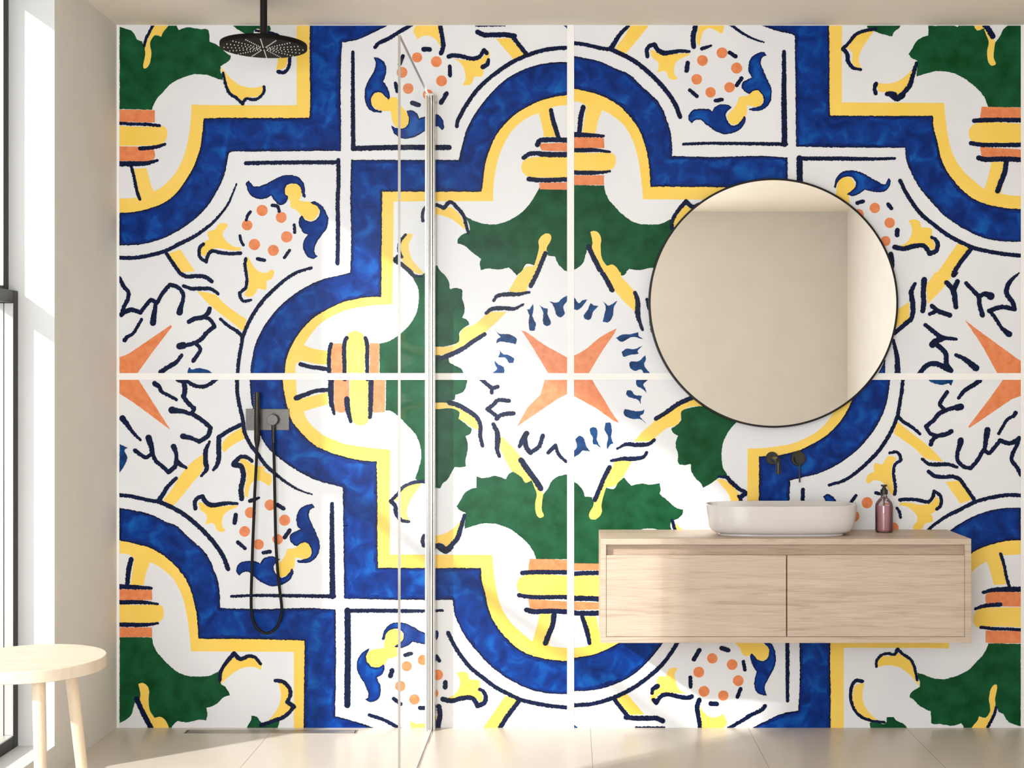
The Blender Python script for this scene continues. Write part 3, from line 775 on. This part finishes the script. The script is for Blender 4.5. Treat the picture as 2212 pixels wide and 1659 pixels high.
box(b, -1.866, xi - .0005, y - .003, y, OZ0 + .043, TR0 - .002); box(b, -1.887, -1.868, y - .006, y, OZ0 + .043, TR0 - .002)
box(b, -1.905, -1.889, y - .003, y, OZ0 + .043, TR0 - .002)
box(b, -1.905, xi - .0005, OY1 + .06, y - .008, OZ0 + .0415, OZ0 + .046)
part('lower_glazing_bead', b, M_alu, w1)
b = bmesh.new(); box(b, -1.888, xu - .001, y - .004, y, TR1 + .016, 2.62); box(b, -1.908, -1.890, y - .002, y, TR1 + .016, 2.62)
part('upper_glazing_bead', b, M_reveal, w1)
b = bmesh.new(); box(b, -1.891, -1.885, OY1 + .05, y - .006, OZ0 + .046, TR0); part('lower_pane', b, M_win, w1)
b = bmesh.new(); box(b, -1.891, -1.885, OY1 + .05, y - .006, TR1 + .015, 2.622); part('upper_pane', b, M_win, w1)

# ---------------------------------------------------------------- floating vanity
m_ = F / (D - .318); xf = lambda px: (px - VX) / m_; zf = lambda py: EYE - (py - VY) / m_
x0, x1, z0, z1, yf = xf(1297.5), xf(2098), zf(1389), zf(1164), -.318
t = thing('vanity_cabinet', 'light oak wall-hung vanity cabinet with two drawers under the white basin', 'cabinet', ((x0 + x1) / 2, -.159, z0))
ix0, ix1, iz0, iz1 = xf(1309.4), xf(2084.3), zf(1375.8), zf(1176.5)
zd = zf(1199)
b = bmesh.new(); yw = -.0012
box(b, x0, x1, yf, yw, iz1, z1); box(b, x0, x1, yf, yw, z0, iz0)
box(b, x0, ix0, yf, yw, iz0, iz1); box(b, ix1, x1, yf, yw, iz0, iz1)
part('carcass', b, M_oak, t, bevel=.0007)
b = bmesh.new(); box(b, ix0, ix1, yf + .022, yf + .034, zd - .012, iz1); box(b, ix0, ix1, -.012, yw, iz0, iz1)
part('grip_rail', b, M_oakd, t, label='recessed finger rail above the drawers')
xs = xf(1699.6)
b = bmesh.new(); box(b, ix0 + .0012, xs - .0022, yf + .0008, -.02, iz0 + .0014, zd - .0008); part('drawer', b, M_oak, t, bevel=.0006)
b = bmesh.new(); box(b, xs + .0022, ix1 - .0012, yf + .0008, -.02, iz0 + .0014, zd - .0008); part('drawer', b, M_oak, t, bevel=.0006)
VT = z1

# ---------------------------------------------------------------- vessel basin
bx, by = (1686 - VX) / 587.0, -.165
def ring(bm, a, c, z, n=3.0, N=96):
    vs = []
    for k in range(N):
        th = 2 * math.pi * k / N; cx, sy = math.cos(th), math.sin(th)
        vs.append(bm.verts.new((bx + a * math.copysign(abs(cx) ** (2 / n), cx), by + c * math.copysign(abs(sy) ** (2 / n), sy), z)))
    return vs
def rings(bm, lst, N=96, cap0=True, cap1=True):
    R = [ring(bm, *r) for r in lst]
    for A, B in zip(R, R[1:]):
        for k in range(N):
            f = bm.faces.new((A[k], A[(k + 1) % N], B[(k + 1) % N], B[k])); f.smooth = True
    if cap0: bm.faces.new(R[0][::-1])
    if cap1: bm.faces.new(R[-1])
b0 = VT + .0003
t = thing('vessel_basin', 'white ceramic oblong vessel basin standing on the oak vanity', 'basin', (bx, by, b0))
b = bmesh.new()
rings(b, [(.2335, .096, b0 + .0088), (.245, .102, b0 + .0105), (.2555, .109, b0 + .017), (.2635, .115, b0 + .028), (.269, .1195, b0 + .045), (.2735, .1225, b0 + .075), (.2765, .1248, b0 + .1085),
          (.2768, .1250, b0 + .1110), (.2755, .1238, b0 + .1125), (.2725, .1208, b0 + .1127), (.2712, .1195, b0 + .111), (.266, .1145, b0 + .085), (.258, .108, b0 + .05), (.243, .097, b0 + .028), (.21, .08, b0 + .018), (.12, .05, b0 + .014), (.03, .025, b0 + .0125)])
body = part('bowl', b, M_ceramic, t)
b = bmesh.new(); rings(b, [(.228, .091, b0), (.2295, .0925, b0 + .003), (.2285, .0915, b0 + .007), (.224, .088, b0 + .0095)]); part('foot_ring', b, M_ceramic, t)
b = bmesh.new(); cyl(b, (bx, by, b0 + .0128), (bx, by, b0 + .0165), .022, .02); part('waste_cap', b, M_chrome, t)

# ---------------------------------------------------------------- soap dispenser
sx, sy, sz = (1909.7 - VX) / 578.6, -.094, VT + .0003
t = thing('soap_dispenser', 'clear glass pump bottle of pink liquid soap beside the basin', 'soap dispenser', (sx, sy, sz))
R = .0328
b = bmesh.new(); lathe(b, [(0, sz), (R - .006, sz), (R - .002, sz + .002), (R, sz + .007), (R, sz + .093), (R - .0012, sz + .104), (R - .005, sz + .113), (R - .012, sz + .122), (.0125, sz + .130), (.0105, sz + .136), (.0105, sz + .141)], sx, sy)
part('bottle', b, M_bottle, t)
b = bmesh.new(); r2 = R - .0022; lathe(b, [(0, sz + .003), (r2 - .005, sz + .003), (r2, sz + .009), (r2, sz + .0995), (r2 - .001, sz + .1005), (0, sz + .1005)], sx, sy)
part('liquid_soap', b, M_liquid, t)
b = bmesh.new(); lathe(b, [(0, sz + .141), (.0136, sz + .141), (.0138, sz + .143), (.0138, sz + .158), (.0125, sz + .1595), (.0085, sz + .160), (.0082, sz + .166), (0, sz + .166)], sx, sy)
part('collar', b, M_gun, t)
b = bmesh.new(); cyl(b, (sx, sy, sz + .163), (sx, sy, sz + .171), .0055, n=24); lathe(b, [(0, sz + .1705), (.0105, sz + .1705), (.0118, sz + .172), (.0118, sz + .1755), (.0105, sz + .177), (0, sz + .177)], sx, sy)
tube(b, [(sx, sy, sz + .174), (sx - .006, sy - .014, sz + .174), (sx - .0085, sy - .026, sz + .1725), (sx - .009, sy - .029, sz + .170)], .0035, n=12)
part('pump_head', b, M_gun, t)
b = bmesh.new(); cyl(b, (sx, sy, sz + .1007), (sx, sy, sz + .141), .0022, n=12); part('dip_tube', b, M_gun, t)

# ---------------------------------------------------------------- basin taps
t = thing('wall_spout', 'dark gunmetal wall spout with round rosette above the basin', 'faucet', P(1667.6, 989.7))
c = P(1667.6, 989.7); cx, cz = c.x, c.z
b = bmesh.new(); lathe(b, [(0, 0), (.0245, 0), (.0245, .005), (.023, .0065), (0, .0065)], 0, 0, 48)
bmesh.ops.transform(b, verts=b.verts, matrix=Matrix.Translation((cx, -.0012, cz)) @ Matrix.Rotation(math.radians(90), 4, 'X')); part('rosette', b, M_gun, t)
b = bmesh.new(); tube(b, [(cx, -.007, cz), (cx, -.146, cz)] + [(cx, -.146 - .013 * math.sin(a), cz - .013 * (1 - math.cos(a))) for a in [math.radians(k) for k in range(15, 91, 15)]] + [(cx, -.159, cz - .05)], .0093, n=28)
part('spout_tube', b, M_gun, t)
c = P(1724, 990.2); cx, cz = c.x, c.z
t = thing('mixer_tap', 'gunmetal round mixer tap with thin lever hanging down above the basin', 'faucet', c)
b = bmesh.new(); lathe(b, [(0, 0), (.029, 0), (.029, .005), (.0275, .007), (0, .007)], 0, 0, 56)
bmesh.ops.transform(b, verts=b.verts, matrix=Matrix.Translation((cx, -.0012, cz)) @ Matrix.Rotation(math.radians(90), 4, 'X')); part('rosette', b, M_gun, t)
b = bmesh.new(); lathe(b, [(0, .0), (.0195, .0), (.0195, .0335), (.0185, .035), (0, .035)], 0, 0, 56)
bmesh.ops.transform(b, verts=b.verts, matrix=Matrix.Translation((cx, -.0082, cz)) @ Matrix.Rotation(math.radians(90), 4, 'X')); part('knob', b, M_gun, t)
b = bmesh.new(); cyl(b, (cx, -.034, cz - .018), (cx, -.034, cz - .089), .0031, n=16); part('lever', b, M_gun, t)

# ---------------------------------------------------------------- round mirror
mm = F / (D - .04); mx_, mz_, mr = (1671.0 - VX) / mm, EYE + (VY - 654.4) / mm, 269.8 / mm
t = thing('round_mirror', 'large round mirror with thin black rim hung above the basin', 'mirror', (mx_, -.02, mz_))
N = 160
b = bmesh.new()
prof = [(mr - .0078, -.0012), (mr, -.0012), (mr, -.0385), (mr - .0006, -.04), (mr - .0072, -.04), (mr - .0078, -.0385), (mr - .0078, -.0012)]
RR = [[b.verts.new((mx_ + r * math.cos(a), yy, mz_ + r * math.sin(a))) for a in [2 * math.pi * k / N for k in range(N)]] for r, yy in prof[:-1]]
for i in range(len(RR)):
    A, B = RR[i], RR[(i + 1) % len(RR)]
    for k in range(N):
        f = b.faces.new((A[k], A[(k + 1) % N], B[(k + 1) % N], B[k])); f.smooth = (i != 3)
bmesh.ops.recalc_face_normals(b, faces=b.faces[:])
part('frame', b, M_blackm, t)
b = bmesh.new(); cyl(b, (mx_, -.032, mz_), (mx_, -.0378, mz_), mr - .0078, n=N)
for f in b.faces: f.smooth = False
part('mirror_glass', b, M_mirror, t)

# ---------------------------------------------------------------- shower screen
gx = -.519
t = thing('shower_screen', 'clear glass shower screen fixed to the wall by a steel profile', 'shower screen', (gx, -.53, 0))
b = bmesh.new(); box(b, gx - .004, gx + .004, -1.007, -.0535, .004, 2.380)
b.normal_update()
for f in b.faces:
    if abs(f.normal.x) < .5: f.material_index = 1
part('glass_panel', b, [M_glass, M_edge], t)
zt = 2.393; xp = lambda px: (px - VX) / 574.0
b = bmesh.new(); box(b, xp(918.6), xp(939.2), -.044, -.0012, .0005, zt - .001)
pf = part('wall_profile', b, M_frame, t)
b = bmesh.new()
for p0, p1, y0, y1 in ((918, 922.4, -.0525, -.0013), (923.4, 926.0, -.0525, -.04), (927.2, 933.4, -.0515, -.04), (935.6, 938.0, -.0525, -.04), (938.7, 939.8, -.0525, -.0013)):
    box(b, xp(p0), xp(p1), y0, y1, .0004, zt)
part('profile_rib', b, M_chrome, pf, bevel=.0006)
#part('wall_profile', b, M_chrome, t, bevel=.0008)
b = bmesh.new(); box(b, -.5395, -.5065, -.055, -.0012, zt, zt + .008); box(b, -.5005, -.4975, -.05, -.0012, zt - .02, zt + .003)
part('end_cap', b, M_chrome, t, bevel=.001)
b = bmesh.new(); box(b, gx - .0055, gx + .0055, -1.007, -.055, 0.0, .0055); part('floor_seal', b, M_seal, t)

# ---------------------------------------------------------------- rain shower
hx, hy, hz = (569.5 - VX) * 4.85 / F, -(D - 4.85), EYE + 725 * 4.85 / F
t = thing('rain_shower', 'round black overhead rain shower hanging on an arm from the ceiling', 'shower head', (hx, hy, hz))
b = bmesh.new(); cyl(b, (hx, hy, hz + .02), (hx, hy, CEIL - .0005), .0124, n=32); part('ceiling_arm', b, M_blackm, t)
b = bmesh.new(); lathe(b, [(.0127, hz + .052), (.0146, hz + .051), (.0152, hz + .048), (.0158, hz + .016), (.0127, hz + .0155)], hx, hy, 40); part('collar', b, M_blackm, t)
b = bmesh.new(); lathe(b, [(0, hz), (.140, hz), (.1465, hz), (.1495, hz + .001), (.15, hz + .003), (.15, hz + .0135), (.149, hz + .0155), (.12, hz + .0158), (0, hz + .016)], hx, hy, 128); part('shower_disc', b, M_disc, t)
b = bmesh.new()
for k in range(16):
    for r in ((.018, .031, .044, .057, .070, .083, .096, .109, .122, .135) if k % 2 == 0 else (.026, .039, .052, .065, .078, .091, .104, .117, .130)):
        a = math.radians(22.5 * k + 8)
        x, y = hx + r * math.cos(a), hy + r * math.sin(a)
        cyl(b, (x, y, hz + .0005), (x, y, hz - .003), .0021, .0013, n=8)
part('spray_nozzles', b, M_nozzle, t, label='ring pattern of small pale rubber nozzles')

# ---------------------------------------------------------------- shower mixer and hand shower
a_, c_ = P(531.3, 883.3, .004), P(625.0, 929.2, .004)
t = thing('shower_mixer', 'rectangular gunmetal shower mixer plate with round knob on the tiled wall', 'shower mixer', ((a_.x + c_.x) / 2, 0, c_.z))
b = bmesh.new(); box(b, a_.x, c_.x, -.0085, -.0012, c_.z, a_.z); part('wall_plate', b, M_gund, t, bevel=.001)
kc = P(588.0, 906.9, .05); kx, kz = kc.x, kc.z
b = bmesh.new(); lathe(b, [(0, 0), (.0205, 0), (.0205, .040), (.0195, .0415), (0, .0415)], 0, 0, 56)
bmesh.ops.transform(b, verts=b.verts, matrix=Matrix.Translation((kx, -.0086, kz)) @ Matrix.Rotation(math.radians(90), 4, 'X')); part('knob', b, M_gund, t)
b = bmesh.new()
for dx in (-.0055, .0015): box(b, kx + dx, kx + dx + .0022, -.0092, -.0086, kz + .0225, kz + .0255)
part('scale_marks', b, M_dark, t)
oc = P(590.6, 919, .03)
b = bmesh.new(); tube(b, [(oc.x, -.0087, oc.z + .009), (oc.x, -.026, oc.z + .008), (oc.x, -.031, oc.z + .002), (oc.x, -.031, oc.z - .008), (oc.x, -.031, oc.z - .035), (oc.x + .0008, -.031, P(591, 957, .031).z)], [.0074, .0074, .0074, .0073, .0071, .0058], n=24)
part('hose_outlet', b, M_gun, t)
hc = P(555.2, 900, .05); hxx = hc.x
b = bmesh.new(); box(b, hxx - .006, hxx + .006, -.037, -.0086, kz - .008, kz + .008); part('holder', b, M_gun, t, bevel=.001)
zt_, zs_, zb_ = P(555, 847, .05).z, P(555, 953, .05).z, P(555, 967.5, .05).z
t = thing('hand_shower', 'slim black stick hand shower on the mixer plate with hanging black hose', 'hand shower', (hxx, -.05, zb_))
b = bmesh.new(); lathe(b, [(0, zb_), (.0052, zb_), (.0066, zb_ + .002), (.0108, zs_ + .001), (.0112, zs_ + .0035), (.0114, zs_ + .0040), (.0114, zt_ - .001), (.0104, zt_), (0, zt_)], hxx, -.0485, 40)
stick = part('handle', b, M_gun, t)
b = bmesh.new()
for k in range(9):
    for s in (-1, 0, 1):
        cyl(b, (hxx - .0108 * math.cos(.5 * s), -.0485 + .0108 * math.sin(.5 * s) , zt_ - .012 - .009 * k), (hxx - .0122 * math.cos(.5 * s), -.0485 + .0122 * math.sin(.5 * s), zt_ - .012 - .009 * k), .0013, n=8)
part('spray_nozzles', b, M_nozzle, t)
hp = [(591, 956, .031), (592.6, 1020, .032), (594.5, 1120, .034), (596, 1175, .035), (599.5, 1228, .035), (604.2, 1274, .035), (608.0, 1305, .035), (608.3, 1322, .035), (604, 1343, .036), (593, 1360, .037), (577, 1368.3, .038), (561, 1362, .039), (549, 1346, .04), (543.3, 1320, .042), (542.6, 1283, .044), (544.2, 1228, .046), (546, 1174, .047), (548.2, 1120, .048), (550.5, 1060, .048), (553.2, 1010, .0485), (555.2, 966, .0485)]
b = bmesh.new(); tube(b, catmull([P(*q) for q in hp], .012), .0056, n=16); part('hose', b, M_black, t)

# ---------------------------------------------------------------- linear drain
t = thing('linear_drain', 'narrow steel linear drain set in the floor along the wall', 'drain', (-1.115, -.064, 0))
dx0, dx1, dy0, dy1 = -1.437, -.792, -.091, -.036
b = bmesh.new()
for a in ((dx0, dx1, dy0, dy0 + .004), (dx0, dx1, dy1 - .004, dy1), (dx0, dx0 + .004, dy0 + .004, dy1 - .004), (dx1 - .004, dx1, dy0 + .004, dy1 - .004)): box(b, a[0], a[1], a[2], a[3], 0.0, .0016)
part('frame', b, M_steel, t)
b = bmesh.new(); box(b, dx0 + .009, dx1 - .009, dy0 + .0055, dy1 - .0055, .0003, .0012); part('cover', b, M_steel, t)
b = bmesh.new(); box(b, dx0 + .004, dx1 - .004, dy0 + .004, dy1 - .004, 0.0, .0003); part('channel', b, M_dark, t)

# ---------------------------------------------------------------- stool
qd = 3.87; qx, qy = (67 - VX) * qd / F, -(D - qd); qz = EYE - 590.5 * qd / F
t = thing('wooden_stool', 'pale birch round stool with splayed legs by the tall window', 'stool', (qx, qy, 0))
b = bmesh.new(); lathe(b, [(0, qz - .034), (.197, qz - .034), (.2, qz - .0325), (.2, qz - .0018), (.1985, qz), (.15, qz), (0, qz)], qx, qy, 128)
part('seat', b, M_birch, t)
for th in (-60, 55, 175):
    a = math.radians(th); r0, r1 = .125, .19
    top = Vector((qx + r0 * math.cos(a), qy + r0 * math.sin(a), qz - .036)); bot = Vector((qx + r1 * math.cos(a), qy + r1 * math.sin(a), 0))
    b = bmesh.new(); cyl(b, bot, top, .0155, .0178, n=40)
    for v in b.verts:
        if v.co.z < .02: v.co.z = 0
        else: v.co.z = qz - .034
    part('leg', b, M_birchl, t)
